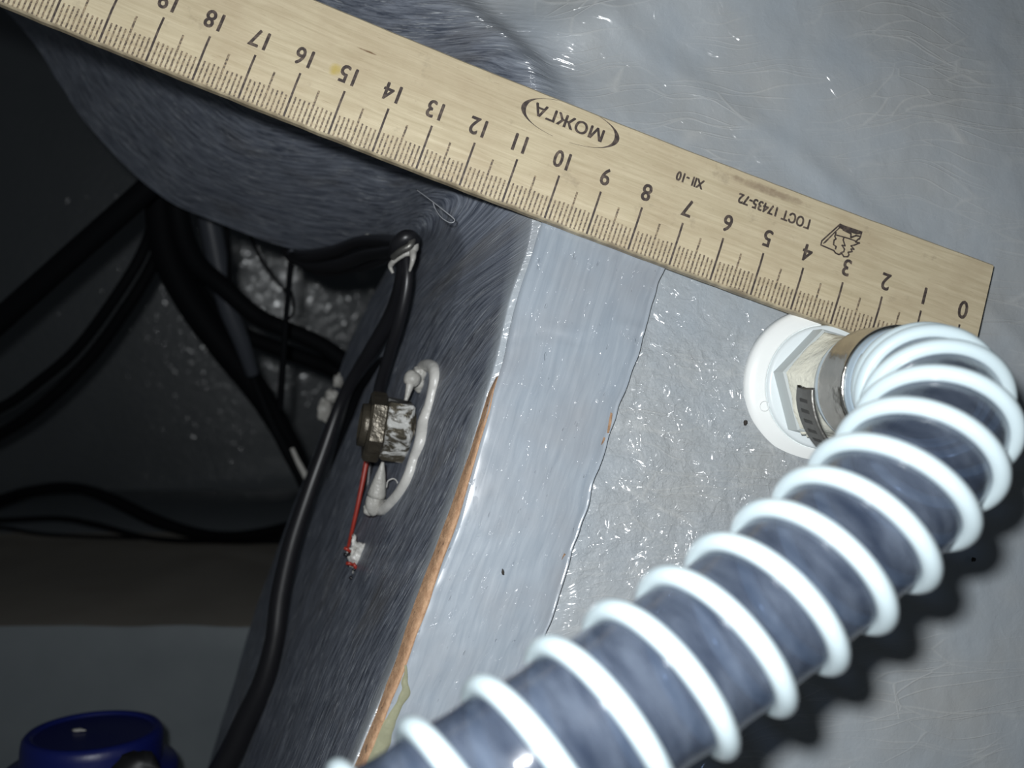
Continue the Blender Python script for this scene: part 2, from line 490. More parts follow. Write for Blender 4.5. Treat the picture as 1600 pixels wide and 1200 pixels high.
# ------------------------------------------------------------------ the moulded face and rim of the opening
# stations run round the opening from top left to bottom; each is back edge > mid > front edge > out over the face
st = [
 #  back edge           mid                front edge            face            outer
 ((-150, -120, 35.0), (-60, -190, 27.5), (120, -330, 21.5), (250, -500, 21.5), (400, -900, 23)),
 ((-20, -10, 35.0), (90, -90, 27.5), (280, -230, 21.0), (440, -380, 21.0), (640, -800, 23)),
 ((55, 75, 34.5), (200, 5, 27.0), (420, -130, 20.8), (580, -260, 20.8), (860, -720, 23)),
 ((130, 190, 34.0), (300, 95, 26.5), (540, -60, 20.6), (710, -170, 20.6), (1080, -640, 23)),
 ((240, 300, 33.5), (390, 185, 26.0), (620, 10, 20.4), (800, -90, 20.3), (1300, -560, 22.5)),
 ((340, 350, 33.0), (470, 225, 25.6), (690, 50, 20.1), (860, -30, 20.0), (1500, -480, 22)),
 ((450, 388, 32.0), (550, 255, 25.2), (750, 90, 19.8), (920, 30, 19.5), (1700, -380, 21.5)),
 ((560, 402, 31.0), (625, 285, 24.5), (800, 150, 19.2), (980, 110, None), (1850, -180, None)),
 ((622, 385, 25.5), (690, 318, 21.3),  (830, 250, 18.95), (1010, 250, None), (1900, 130, None)),
 ((615, 400, 29),   (722, 395, 21.2),  (826, 370, None),  (1015, 400, None), (1900, 430, None)),
 ((575, 470, 33),   (700, 480, 21.6),  (795, 465, None),  (1000, 510, None), (1900, 640, None)),
 ((535, 560, 35),   (672, 575, 22.2),  (773, 560, None),  (980, 610, None),  (1900, 840, None)),
 ((510, 645, 36),   (645, 660, 22.6),  (747, 648, None),  (950, 700, None),  (1900, 1000, None)),
 ((480, 730, 36),   (615, 745, 22.6),  (722, 735, None),  (920, 790, None),  (1900, 1150, None)),
 ((442, 830, 36),   (580, 840, 22.4),  (691, 825, None),  (890, 880, None),  (1900, 1300, None)),
 ((402, 940, 36),   (548, 935, 22.0),  (655, 925, None),  (850, 990, None),  (1880, 1450, None)),
 ((368, 1050, 36),  (512, 1045, 21.5), (617, 1030, None), (810, 1090, None), (1840, 1600, None)),
 ((325, 1190, 35),  (465, 1180, 20.8), (562, 1160, None), (760, 1230, None), (1800, 1750, None)),
 ((270, 1350, 34),  (405, 1350, 20.0), (495, 1330, None), (700, 1390, None), (1700, 1900, None)),
 ((220, 1500, 33),  (350, 1500, 19.2), (430, 1500, None), (620, 1550, None), (1600, 2100, None)),
]
rows = []
for s in st:
    r = []
    for (x, y, d) in s:
        r.append(P(x, y, d if d else plane_d(x, y)))
    # extra control points so the rim leaves the back edge straight and the face stays flat
    b, m, f, g, o = r
    r = [b, m, f, 0.5 * (f + g), g, g * 0.8 + o * 0.2, g * 0.6 + o * 0.4, g * 0.4 + o * 0.6, g * 0.2 + o * 0.8, o]
    rows.append(r)
rows = np.array(rows)                        # stations x 10 x 3
NS, NTt = 460, 420
G = cr(rows, NS)                             # along
G0 = G
G = np.transpose(cr(np.transpose(G0, (1, 0, 2)), NTt), (1, 0, 2))
uu = np.linspace(0, 9, NTt)
ii = np.clip(uu.astype(int), 0, 8)
Glin = G0[:, ii] * (1 - (uu - ii))[None, :, None] + G0[:, ii + 1] * (uu - ii)[None, :, None]
sharp = np.clip((np.linspace(0, len(st) - 1, NS) - 6.5) / 3.0, 0, 1) ** 0.7 * 0.97
G = G * (1 - sharp)[:, None, None] + Glin * sharp[:, None, None]
for _ in range(2):
    G[:, 1:-1] = 0.25 * G[:, :-2] + 0.5 * G[:, 1:-1] + 0.25 * G[:, 2:]
# arc lengths for the uv, dark mask
du = np.concatenate([[0], np.cumsum(np.linalg.norm(np.diff(G[:, int(NTt * 0.12)], axis=0), axis=1))])
tt = np.linspace(0, 9, NTt)
dv = np.concatenate([np.zeros((NS, 1)), np.cumsum(np.linalg.norm(np.diff(G, axis=1), axis=2), axis=1)], axis=1)
ss = np.linspace(0, len(st) - 1, NS)
UV = np.stack([np.repeat(du[:, None], NTt, 1), dv], -1).reshape(-1, 2)
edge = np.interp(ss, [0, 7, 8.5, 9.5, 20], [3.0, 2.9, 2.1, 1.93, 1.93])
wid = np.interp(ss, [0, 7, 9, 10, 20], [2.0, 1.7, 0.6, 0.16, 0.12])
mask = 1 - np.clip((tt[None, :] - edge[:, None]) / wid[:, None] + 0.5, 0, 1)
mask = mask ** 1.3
# relief: fibreglass unevenness, the swept-up corner at the top right
Nn = np.cross(np.gradient(G, axis=0), np.gradient(G, axis=1))
Nn /= np.linalg.norm(Nn, axis=2)[..., None]
if Nn[NS // 2, NTt // 2, 2] < 0:
    Nn = -Nn
disp = np.zeros((NS, NTt))
for i in range(NS):
    for j in range(NTt):
        p = G[i, j]
        v = Vector(p)
        a = 0.045 * noise.fractal(v * 0.45, 1.0, 2.0, 3)
        wv = Vector((p[0] * 1.3 + 3 * noise.noise(v * 0.5), p[1] * 1.3, p[2] * 0.7))
        a += 0.012 * (1 - mask[i, j]) * noise.turbulence(wv, 3, False)
        if p[1] > -1:
            # folds of cloth to the right of the swept corner
            q = (p[0] - 9.5) * 0.62 + (p[1] - 3.0) * 0.78
            a += 0.55 / (1 + math.exp(-(q - 1.6) * 1.3)) * (p[0] > 2) * min(1, max(0, (p[0] - 2) / 3)) * 1.0
            a += 0.06 * math.exp(-((q - 0.2 + 0.5 * noise.noise(v * 0.3)) / 0.35) ** 2)
        disp[i, j] = a
nearp = np.clip((tt[None, :] - 1.6) / 0.3, 0, 1) * np.clip((5.2 - tt[None, :]) / 0.5, 0, 1) * np.clip((ss[:, None] - 7.5) / 1.0, 0, 1)
disp = disp * (1 - 0.93 * nearp)
flat = np.exp(-((G[..., 0] - 7.0) ** 2 + (G[..., 1] + 0.07) ** 2) / 6.0)
disp *= (1 - 0.95 * flat)
disp -= 0.05
G = G + Nn * disp[..., None]
hull = obj('wall_front', G.reshape(-1, 3), grid_faces(NS, NTt), M['hull'], uv=UV, col=mask.ravel())
tag(hull, 'grey painted fibreglass face with a dark streaked rim round the locker opening, shade and glints in its colour', kind='structure')

# ------------------------------------------------------------------ painted plank glued on the face
Lp = [(876, 262), (868, 285), (860, 310), (852, 335), (838, 365), (808, 460), (785, 560), (760, 640), (738, 720), (712, 812), (683, 890), (657, 960), (628, 1040), (602, 1110), (582, 1165), (545, 1250), (500, 1380)]
Rp = [(1078, 330), (1066, 355), (1053, 380), (1040, 405), (1022, 450), (1003, 520), (984, 585), (962, 640), (940, 705), (925, 750), (905, 815), (884, 880), (868, 940), (850, 990), (822, 1060), (780, 1150), (720, 1270)]
TH = 0.27
nl, nw = 220, 26
L = cr(np.array([PP(*q, TH) for q in Lp]), nl)
Rr = cr(np.array([PP(*q, TH) for q in Rp]), nl)
V = []
uv = []
along = unit(L[-1] - L[0])
across = unit(np.cross(along, Rn))
if across @ (Rr[0] - L[0]) < 0: across = -across
for i in range(nl):
    l, r = L[i].copy(), Rr[i].copy()
    l += across * 0.05 * noise.noise(Vector(l * 0.9))
    jag = 0.05 * noise.noise(Vector(r * 2.2)) + 0.05 * noise.noise(Vector(r * 0.7 + 4))
    r += across * jag
    for j in range(nw):
        t = j / (nw - 1)
        p = l * (1 - t) + r * t
        h = 0.035 * noise.noise(Vector(p * 0.5)) + 0.012 * noise.noise(Vector(p * 2.5))
        # the hump and crack across its upper third
        m = (600 - (p[1] / (CAMZ - p[2])) * F)
        yy = 600 - p[1] / (CAMZ - p[2]) * F
        xx = 800 + p[0] / (CAMZ - p[2]) * F
        ln = 524 + 6 * math.sin(xx * 0.05)
        h += 0.035 * math.exp(-((yy - ln + 8) / 9) ** 2) * min(1, max(0, (xx - 820) / 120)) - 0.03 * math.exp(-((yy - ln - 3) / 4) ** 2)
        e = min(t, 1 - t) * (nw - 1)
        if e < 1: h -= 0.02 if t < 0.5 else 0.045
        V.append(p - Rn * h)
        uv.append((i * 0.1, t * 3))
n0 = len(V)
f = grid_faces(nl, nw)
for side, j in ((0, 0), (1, nw - 1)):
    b = len(V)
    for i in range(nl):
        V.append(V[i * nw + j] + Rn * (TH + 0.12) + (across * 0.03 if side == 0 else -across * 0.04))
        uv.append((i * 0.1, 0))
    for i in range(nl - 1):
        q = (i * nw + j, (i + 1) * nw + j, b + i + 1, b + i)
        f.append(q if side else q[::-1])
pl = empty('painted_plank', PP(800, 700), 'long grey painted plank glued to the hull face, bare orange wood along its left arris', 'plank')
obj('board', V, f, M['plank'], pl, uv=uv)
# bare arris along the lower left edge
B0 = [(775, 590), (757, 640), (735, 712), (706, 800), (681, 868), (652, 945), (622, 1035), (594, 1108), (567, 1175), (530, 1260), (490, 1380)]
wd = [1.0, 6, 6, 9, 10, 11, 10, 9, 9, 9, 9]
nb = 160
Bc = cr(np.array(B0, float), nb)
Wd = np.interp(np.linspace(0, 1, nb), np.linspace(0, 1, len(wd)), wd)
V = []
for i in range(nb):
    x, y = Bc[i]
    wv_ = Wd[i] * (1 + 0.15 * noise.noise(Vector((i * 0.07, 3, 1))))
    off = 2.0 * noise.noise(Vector((i * 0.07, 9, 1)))
    for k, (t, hh) in enumerate(((-0.45, -0.08), (0.0, 0.08), (0.3, 0.20), (0.75, 0.28), (1.0, 0.287), (1.25, 0.24))):
        V.append(PP(x + wv_ * t + off, y + wv_ * t * 0.25, hh + 0.008 * noise.noise(Vector((i * 0.5, k, 2)))))
obj('bare_wood_edge', V, grid_faces(nb, 6), M['rawwood'], pl)['label'] = 'bare orange wood arris'
# chips of bare wood on the right arris
parts = []
for (x, y, sx_, sy_) in ((947, 662, 4, 16), (937, 690, 3, 6), (876, 868, 3, 5)):
    q = [PP(x - sx_, y + sy_, 0.285), PP(x - sx_ + 3, y - 3, 0.29), PP(x + sx_ * 0.4, y - sy_, 0.29), PP(x + sx_ + 1, y - sy_ + 2, 0.265), PP(x + sx_, y, 0.24), PP(x, y + sy_, 0.24)]
    obj('bare_wood_chip', q, [(0, 1, 2, 3, 4, 5)], M['rawwood'], pl, smooth=False)
# epoxy run at the bottom left
V = []
pts = [(633, 1035, 3), (634, 1048, 6), (632, 1062, 11), (634, 1075, 14), (628, 1088, 15), (620, 1102, 14), (612, 1118, 17), (603, 1138, 18), (596, 1160, 22), (582, 1190, 24), (560, 1230, 22)]
pc = cr(np.array(pts, float), 60)
for i, (x, y, wv_) in enumerate(pc):
    wv_ *= 0.75 + 0.25 * noise.noise(Vector((i * 0.2, 1.5, 0)))
    for k in range(7):
        t = -1 + k / 3.0
        V.append(PP(x + t * wv_ * 0.8, y + t * wv_ * 0.2, TH + 0.005 + 0.025 * (1 - t * t) - 0.04 * (abs(t) > 0.99)))
ep = obj('epoxy_run', V, grid_faces(60, 7), M['epoxy'], pl)
ep['label'] = 'yellowish resin drip'

# ------------------------------------------------------------------ locker behind the opening
bw = unit([0.26, -0.10, 0.96])
c0 = P(440, 455, 78)
def on_back(px, py):
    v = np.array([(px - 800) / F, (600 - py) / F, -1.0])
    o = np.array([0, 0, CAMZ])
    return o + v * (bw @ (c0 - o)) / (bw @ v)
V = []
for i in range(60):
    for j in range(60):
        p = on_back(-500 + 1500 * i / 59, -600 + 1750 * j / 59)
        V.append(p + bw * 0.04 * noise.noise(Vector(p * 0.3)))
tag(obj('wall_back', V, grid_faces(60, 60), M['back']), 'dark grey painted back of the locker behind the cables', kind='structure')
def slab(name, prof, x0, x1, mat, label, nseg=60, wobble=0.1):
    """sweep a (y,z) profile from x0 to x1"""
    V = []
    n = len(prof)
    for i in range(nseg):
        x = x0 + (x1 - x0) * i / (nseg - 1)
        for (y, z) in prof:
            q = Vector((x * 0.4, y * 0.4, z * 0.4))
            V.append((x, y + wobble * noise.noise(q), z + wobble * noise.noise(q + Vector((9, 0, 0)))))
    return tag(obj(name, V, grid_faces(nseg, n), mat), label, kind='structure')
def yz(py, d): return ((600 - py) / F * d, CAMZ - d)
a, b, c_ = yz(979, 38), yz(842, 62), yz(1500, 38)
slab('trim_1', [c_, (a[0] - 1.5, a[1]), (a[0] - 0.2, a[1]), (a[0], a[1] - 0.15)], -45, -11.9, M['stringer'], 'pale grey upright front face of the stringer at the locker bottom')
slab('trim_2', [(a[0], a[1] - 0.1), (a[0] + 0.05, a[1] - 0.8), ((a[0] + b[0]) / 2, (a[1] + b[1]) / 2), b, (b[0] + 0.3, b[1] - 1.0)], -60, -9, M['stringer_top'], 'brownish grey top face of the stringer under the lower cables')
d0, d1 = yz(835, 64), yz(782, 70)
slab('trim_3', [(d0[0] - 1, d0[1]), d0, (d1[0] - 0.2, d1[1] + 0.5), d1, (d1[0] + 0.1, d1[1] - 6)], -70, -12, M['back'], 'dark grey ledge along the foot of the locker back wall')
# rounded outer end of the stringer against the rim
V = []
for i in range(24):
    t = i / 23
    for (y, z) in (c_, (a[0] - 1.5, a[1]), (a[0] - 0.2, a[1]), (a[0] + 0.4, a[1] - 1.2), (b[0], b[1])):
        ang = t * 1.35
        V.append((-11.95 + 2.2 * math.sin(ang), y + 0.9 * (1 - math.cos(ang)), z - 4.5 * (1 - math.cos(ang))))
tag(obj('trim_4', V, grid_faces(24, 5), M['stringer']), 'rounded fillet where the stringer meets the rim of the opening', kind='structure')

# ------------------------------------------------------------------ wooden ruler
TRr = Matrix(((-Rd[0], Rw[0], -Rn[0]), (-Rd[1], Rw[1], -Rn[1]), (-Rd[2], Rw[2], -Rn[2])))
ru = bpy.data.objects.new('wooden_ruler', None)
ru.matrix_world = Matrix.Translation(Vector(RP0 * S)) @ TRr.to_4x4()
ru.empty_display_size = 0.01
C.objects.link(ru)
tag(ru, 'worn wooden centimetre ruler laid across the hull face above the hose fitting', 'ruler')
WID = 2.80
def rsurf(s):
    return -0.07 * max(0.0, 1 - s / 0.78)
def rl(t, s, z=0.0):
    """ruler-local cm position of scale reading t, height s above the scale edge"""
    b = (t - 9.0) ** 2
    return (-t, s + 0.0009 * b, z + rsurf(s) + 0.0011 * b)
def robj(name, V, f, mat, smooth=False, uv=None):
    me = bpy.data.meshes.new(name)
    me.from_pydata([tuple(x * S for x in v) for v in V], [], f)
    if uv is not None:
        l = me.uv_layers.new(name='uv')
        for lp in me.loops:
            l.data[lp.index].uv = uv[lp.vertex_index]
    if smooth:
        me.polygons.foreach_set('use_smooth', [True] * len(me.polygons))
    me.materials.append(mat)
    o = bpy.data.objects.new(name, me)
    C.objects.link(o)
    o.parent = ru
    return o
prof = [(0.03, -0.24), (0.0, -0.20), (0.0, -0.06), (0.035, 0.0), (0.30, 0.0), (0.78, 0.0), (1.6, 0.0), (2.3, 0.0), (WID - 0.05, 0.0), (WID, -0.05), (WID, -0.22), (WID - 0.04, -0.26)]
V, uv = [], []
nx = 130
for i in range(nx):
    t = -0.50 + (26.0) * i / (nx - 1)
    for (s, z) in prof:
        x, y, zz = rl(t, s, z if z < 0 and s < 0.04 else z)
        e = 0.012 * noise.noise(Vector((t * 2.0, s, 0))) if s < 0.04 or s > WID - 0.06 else 0
        V.append((x, y + e, zz))
        uv.append((t, s))
m_ = len(prof)
f = [q[::-1] for q in grid_faces(nx, m_, 0, True)]
f.append(tuple(range(m_)))
f.append(tuple(range((nx - 1) * m_, nx * m_))[::-1])
robj('body', V, f, M['ruler'], uv=uv)
# printed graduations
V, f = [], []
def stroke(t, s0, s1, wd_, lift=0.004):
    cuts = sorted({s0, s1} | ({0.78} if s0 < 0.78 < s1 else set()))
    b = len(V)
    for s in cuts:
        V.append(rl(t - wd_ / 2, s, lift)); V.append(rl(t + wd_ / 2, s, lift))
    for k in range(len(cuts) - 1):
        f.append((b + 2 * k, b + 2 * k + 2, b + 2 * k + 3, b + 2 * k + 1))
for k in range(0, 246):
    t = k / 10
    if k % 10 == 0: continue
    if k % 5 == 0: stroke(t, 0.03, 0.84 + 0.03 * R_.rand(), 0.045)
    else: stroke(t, 0.03, 0.50 + 0.03 * R_.rand(), 0.040)
g = robj('millimetre_marks', V, f, M['worn'])
for k in range(0, 25):
    V, f = [], []
    stroke(float(k), 0.03, 1.06, 0.048)
    robj('centimetre_mark', V, f, M['ink'])
def text(name, s, t, y, h, mat, xs=1.0, slant=0.0, rot=0.0, bold=0.0, spacing=1.0, fat=0.012):
    """printed upside down in the photograph: reads towards smaller x', up is towards the scale edge"""
    cu = bpy.data.curves.new(name, 'FONT')
    cu.body = s
    cu.size = 1.0
    cu.align_x = 'CENTER'
    cu.align_y = 'CENTER'
    cu.offset = 0.0
    cu.resolution_u = 3
    cu.space_character = spacing
    o = bpy.data.objects.new(name, cu)
    me = bpy.data.meshes.new_from_object(o)
    bpy.data.objects.remove(o)
    co_ = np.array([v.co[:] for v in me.vertices])
    fc = [tuple(q.vertices) for q in me.polygons]
    bpy.data.meshes.remove(me)
    ext = co_[:, 1].max() - co_[:, 1].min()
    cx, cy = (co_[:, 0].max() + co_[:, 0].min()) / 2, (co_[:, 1].max() + co_[:, 1].min()) / 2
    k = h / ext
    V, f = [], []
    for q, (dx, dy) in enumerate(((0, 0), (fat, fat * .4), (-fat, fat * .4), (fat * .4, -fat), (-fat * .4, -fat))):
        for v in co_:
            a_ = (v[0] - cx) * k * xs
            b_ = (v[1] - cy) * k
            a_ += slant * b_
            a_, b_ = a_ * math.cos(rot) - b_ * math.sin(rot) + dx, a_ * math.sin(rot) + b_ * math.cos(rot) + dy
            p = rl(t + a_, y - b_, 0.004 + 0.0003 * q)
            V.append((p[0] * S, p[1] * S, p[2] * S))
        f += [tuple(i + q * len(co_) for i in c) for c in fc]
    me = bpy.data.meshes.new(name)
    me.from_pydata(V, [], f)
    me.materials.append(mat)
    o = bpy.data.objects.new(name, me)
    C.objects.link(o)
    o.parent = ru
    return o
for k in range(0, 25):
    text('numeral', str(k), k + (0.06 if k > 9 else 0.0), 1.43, 0.405 if k else 0.44, M['ink'], xs=0.80 if k > 9 else 0.82, bold=0.007)
text('maker_lettering', 'МОЖГА', 10.18, 2.335, 0.30, M['ink'], xs=1.10, rot=-0.02, bold=0.012)
text('date_lettering', 'XII -10', 7.13, 2.09, 0.225, M['ink'], xs=0.74, bold=0.012)
text('standard_lettering', 'ГОСТ 17435-72', 5.03, 2.11, 0.25, M['ink'], xs=0.80, bold=0.012)
# the oval, heavy at both ends and broken at the lower middle
V, f = [], []
n = 90
for i in range(n):
    a_ = -math.pi + 2 * math.pi * i / (n - 1)
    th = 0.022 + 0.095 * abs(math.cos(a_)) ** 5
    ct, sn = math.cos(a_), math.sin(a_)
    rx, ry = 1.17, 0.455
    for k in (0, 1):
        x = rx * ct - (th if k else 0) * ct
        y = ry * sn - (th if k else 0) * sn * 0.3
        x2 = x * math.cos(-0.04) - y * math.sin(-0.04)
        y2 = x * math.sin(-0.04) + y * math.cos(-0.04)
        V.append(rl(10.14 + x2, min(WID - 0.055, 2.335 + y2), 0.004))
    if i and not (abs(a_ + math.pi / 2 - 0.12) < 0.16 or abs(a_ - math.pi / 2) < 0.2):
        b = 2 * i
        f.append((b - 2, b - 1, b + 1, b))
robj('oval_border', V, f, M['ink'])
# the little tree-and-roof emblem: strokes traced in ruler units from its corners
# homography-like placement from photo coordinates to ruler coordinates
def to_ruler(px, py):
    v = np.array([(px - 800) / F, (600 - py) / F, -1.0])
    o = np.array([0, 0, CAMZ])
    k_ = Rn @ (RP0 - o) / (Rn @ v)
    p = o + v * k_ - RP0
    t, s = p @ Rd, p @ Rw
    for _ in range(3):
        b_ = (t - 9) ** 2
        t2, s2 = p @ Rd, p @ Rw - 0.0009 * b_
        t, s = t2, s2
    return t, s
def z2(q): return (1240 + q[0] / 10, 320 + q[1] / 10)
V, f = [], []
def pstroke(pts, wd_):
    q = np.array([to_ruler(*z2(p)) for p in pts])
    for a_, b_ in zip(q[:-1], q[1:]):
        d = unit(b_ - a_)
        n_ = np.array([-d[1], d[0]]) * wd_ * 0.62
        a2, b2 = a_ - d * wd_ * 0.3, b_ + d * wd_ * 0.3
        k0 = len(V)
        for c in (a2 + n_, a2 - n_, b2 - n_, b2 + n_):
            V.append(rl(c[0], c[1], 0.004))
        f.append((k0, k0 + 1, k0 + 2, k0 + 3))
pstroke([(715, 310), (430, 570), (415, 635), (620, 725)], 0.03)
pstroke([(700, 370), (455, 610)], 0.025)
pstroke([(650, 420), (480, 600)], 0.018)
pstroke([(615, 725), (640, 760), (690, 785), (740, 770), (770, 820), (830, 820), (850, 790), (835, 750), (900, 740), (880, 700), (930, 705), (880, 650), (930, 640), (1015, 605), (950, 590), (1000, 540)], 0.03)
pstroke([(640, 700), (650, 660), (610, 630), (620, 560), (650, 540), (630, 500), (650, 440)], 0.03)
pstroke([(740, 640), (790, 650), (760, 560), (770, 520)], 0.03)
pstroke([(740, 640), (780, 700), (770, 740), (720, 760)], 0.03)
pstroke([(650, 480), (760, 510), (860, 540), (950, 575)], 0.028)
pstroke([(1050, 430), (1030, 500), (1010, 550)], 0.03)
pstroke([(760, 400), (880, 460), (880, 520), (960, 490), (1010, 500)], 0.035)
pstroke([(700, 350), (780, 400), (830, 420)], 0.04)
q = [to_ruler(*z2(p)) for p in [(715, 300), (780, 330), (1055, 425), (1040, 470), (960, 470), (840, 430), (770, 385), (690, 375)]]
k0 = len(V)
for c in q: V.append(rl(c[0], c[1], 0.004))
f.append(tuple(range(k0, k0 + len(q))))
robj('tree_emblem', V, f, M['ink'])
# fix face winding is irrelevant for flat print

# ------------------------------------------------------------------ through-hull fitting
FB = PP(1281, 605, -0.02)
FA = unit([0.145, 0.0, 0.99])
fit = empty('through_hull_fitting', FB, 'white plastic through-hull fitting with round flange under the end of the hose', 'hull fitting')
V, f = lathe_vf([(1.2, -0.35), (1.85, -0.3), (1.87, 0.02), (1.86, 0.09), (1.80, 0.16), (1.68, 0.20), (1.50, 0.24), (1.452, 0.245), (1.44, 0.20), (0.9, 0.20)], FB, FA, 96)
obj('flange', V, f, M['white_plastic'], fit)
V, f = lathe_vf([(1.43, 0.18), (1.43, 0.30), (1.405, 0.345), (1.36, 0.36), (0.6, 0.36)], FB, FA, 96)
obj('collar', V, f, M['disc_plastic'], fit)
# small moulding mark on the flange
mk = P(1188, 634, plane_d(1188, 634)) + FA * 0.215
V, f = lathe_vf([(0.105, 0.0), (0.112, 0.012), (0.12, 0.0)], mk, FA, 30)
obj('moulding_mark', V, f, M['white_plastic'], fit)
fu = unit(np.array([1.0, 0, 0]) - FA * FA[0])
fv = np.cross(FA, fu)
def fpt(ang, r, h):
    a_ = math.radians(ang)
    return FB + FA * h + r * (math.cos(a_) * fu + math.sin(a_) * fv)
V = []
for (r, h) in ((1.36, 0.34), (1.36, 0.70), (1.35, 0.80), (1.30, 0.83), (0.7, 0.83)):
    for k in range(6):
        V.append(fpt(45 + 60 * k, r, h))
obj('hex_nut', V, grid_faces(5, 6, 0, True), M['nut_shade_grey'], fit, smooth=False)
# cream sealant smeared over the top of the hexagon and up the tail
V = []
rowsN = 22
for i in range(rowsN):
    t = i / (rowsN - 1)
    h = 0.76 + 1.39 * t
    for k in range(96):
        a_ = 360 * k / 96
        rel = ((a_ - 45) % 60) - 30
        hexr = 1.345 * math.cos(math.radians(30)) / math.cos(math.radians(rel))
        rnd = 1.07
        m2 = min(1.0, t * 1.7) ** 0.8
        r = hexr * (1 - m2) + rnd * m2 - 0.03 * math.sin(m2 * 3.14)
        r += 0.045 * noise.noise(Vector((math.cos(math.radians(a_)) * 3, math.sin(math.radians(a_)) * 3, h * 2.2)))
        if i == 0: r -= 0.05
        V.append(fpt(a_, r, h + (0.05 * noise.noise(Vector((k * 0.25, 0, 0))) if i < 2 else 0)))
cs = obj('thread_sealant', V, grid_faces(rowsN, 96, 0, True), M['cream'], fit)
cs['label'] = 'cream coloured sealant'
bl = []
for (ang, r, h, rr) in ((232, 1.22, 0.72, 0.10), (226, 1.26, 0.62, 0.06), (240, 1.2, 0.66, 0.08)):
    bl.append(blob_vf(fpt(ang, r, h), rr, 2, 0.4, ang, 2.0))
V, f = join(bl)
obj('sealant_dribble', V, f, M['cream'], fit)

# ------------------------------------------------------------------ hose
hp = [fpt(0, 0, 1.95), fpt(0, 0, 2.8), fpt(0, 0, 3.65), P(1449, 613, 14.5), P(1466, 660, 13.3), P(1420, 742, 12.4), P(1318, 848, 11.75), P(1120, 1002, 10.9), P(840, 1186, 9.95), P(560, 1368, 9.2), P(240, 1560, 8.6)]
hc = cr(np.array(hp), 900)
al = np.concatenate([[0], np.cumsum(np.linalg.norm(np.diff(hc, axis=0), axis=1))])
nP = 560
sA = np.linspace(0, al[-1], nP)
hc = np.stack([np.interp(sA, al, hc[:, k]) for k in range(3)], 1)
for _ in range(12):
    hc[1:-1] = 0.25 * hc[:-2] + 0.5 * hc[1:-1] + 0.25 * hc[2:]
T, N_, B_ = frames(hc)
hose = empty('spiral_hose', hp[0], 'ribbed smoky blue hose with a white spiral, curling from the fitting to the lower left', 'hose')
RB, RHX, RWIRE = 1.02, 1.075, 0.142
# wall, slightly bellied between the turns
def pitch(s): return np.interp(s, [0, 1.0, 3.0, 4.6, 6.5, 12, 40], [0.68, 0.68, 0.74, 0.86, 0.89, 0.93, 0.93])
PH0 = 0.39
ph = np.concatenate([[0], np.cumsum(np.diff(sA) / pitch(0.5 * (sA[1:] + sA[:-1])))]) + PH0
iA = int(np.argmin(np.linalg.norm(hc - P(1120, 1002, 10.9), axis=1)))
ph += (0.0132 + math.atan2(B_[iA][2], N_[iA][2]) / (2 * math.pi)) - ph[iA] + 40
seg = 56
an = np.linspace(0, 2 * math.pi, seg, endpoint=False)
HAND = 1.0
V, uv = [], []
for i in range(nP):
    for k in range(seg):
        rel = (ph[i] - HAND * an[k] / (2 * math.pi)) % 1.0
        r = RB - 0.030 * math.sin(math.pi * rel) ** 2
        V.append(hc[i] + r * (math.cos(an[k]) * N_[i] + math.sin(an[k]) * B_[i]))
        uv.append((sA[i], 2 * abs(k / seg - 0.5) * 6.4))
obj('clear_wall', V, grid_faces(nP, seg, 0, True), M['hose'], hose, uv=uv)
# white spiral rib
i0 = 60
tot = ph[-1] - ph[i0]
nh = int(tot * 64)
pp = np.linspace(ph[i0], ph[-1], nh)
sh = np.interp(pp, ph, sA)
cen = np.stack([np.interp(sh, sA, hc[:, k]) for k in range(3)], 1)
NN = np.stack([np.interp(sh, sA, N_[:, k]) for k in range(3)], 1)
BB = np.stack([np.interp(sh, sA, B_[:, k]) for k in range(3)], 1)
aa = HAND * pp * 2 * math.pi
hx = cen + RHX * (np.cos(aa)[:, None] * NN + np.sin(aa)[:, None] * BB)
V, f = tube_vf(hx, RWIRE, 14)
obj('spiral_rib', V, f, M['helix'], hose)
# cut end of the hose, seen between sealant and clamp
V, f = lathe_vf([(1.04, 1.86), (1.10, 1.84), (1.16, 1.90), (1.19, 2.05), (1.19, 3.28), (1.17, 3.36), (1.08, 3.40)], FB, FA, 80)
obj('cuff', V, f, M['cuff'], hose)

# ------------------------------------------------------------------ hose clamp
cl = empty('hose_clamp', fpt(0, 0, 2.3), 'shiny steel band clamp with a loose slotted tail, round the hose above the white flange', 'clamp')
V, f = lathe_vf([(1.20, 2.20), (1.235, 2.19), (1.25, 2.25), (1.235, 2.40), (1.235, 2.95), (1.25, 3.08), (1.235, 3.14), (1.20, 3.13)], FB, FA, 96)
obj('band', V, f, M['steel'], cl)
def strip(th0, th1, rf, h0, h1, name, mat, n=40, thick=0.05):
    V = []
    for i in range(n):
        t = i / (n - 1)
        th_ = th0 + (th1 - th0) * t
        r = rf(t)
        notch = 0.0
        prof_ = [(h0, 0.0), (h0 + 0.05, 0.02), (h1 - 0.05, 0.02), (h1, 0.0)]
        for (h, dr) in prof_:
            V.append(fpt(th_, r + dr, h))
        for (h, dr) in prof_[::-1]:
            V.append(fpt(th_, r + dr - thick, h))
    f = grid_faces(n, 8, 0, True)
    f += [tuple(range(8))[::-1], tuple(range((n - 1) * 8, n * 8))]
    return obj(name, V, f, mat, cl)
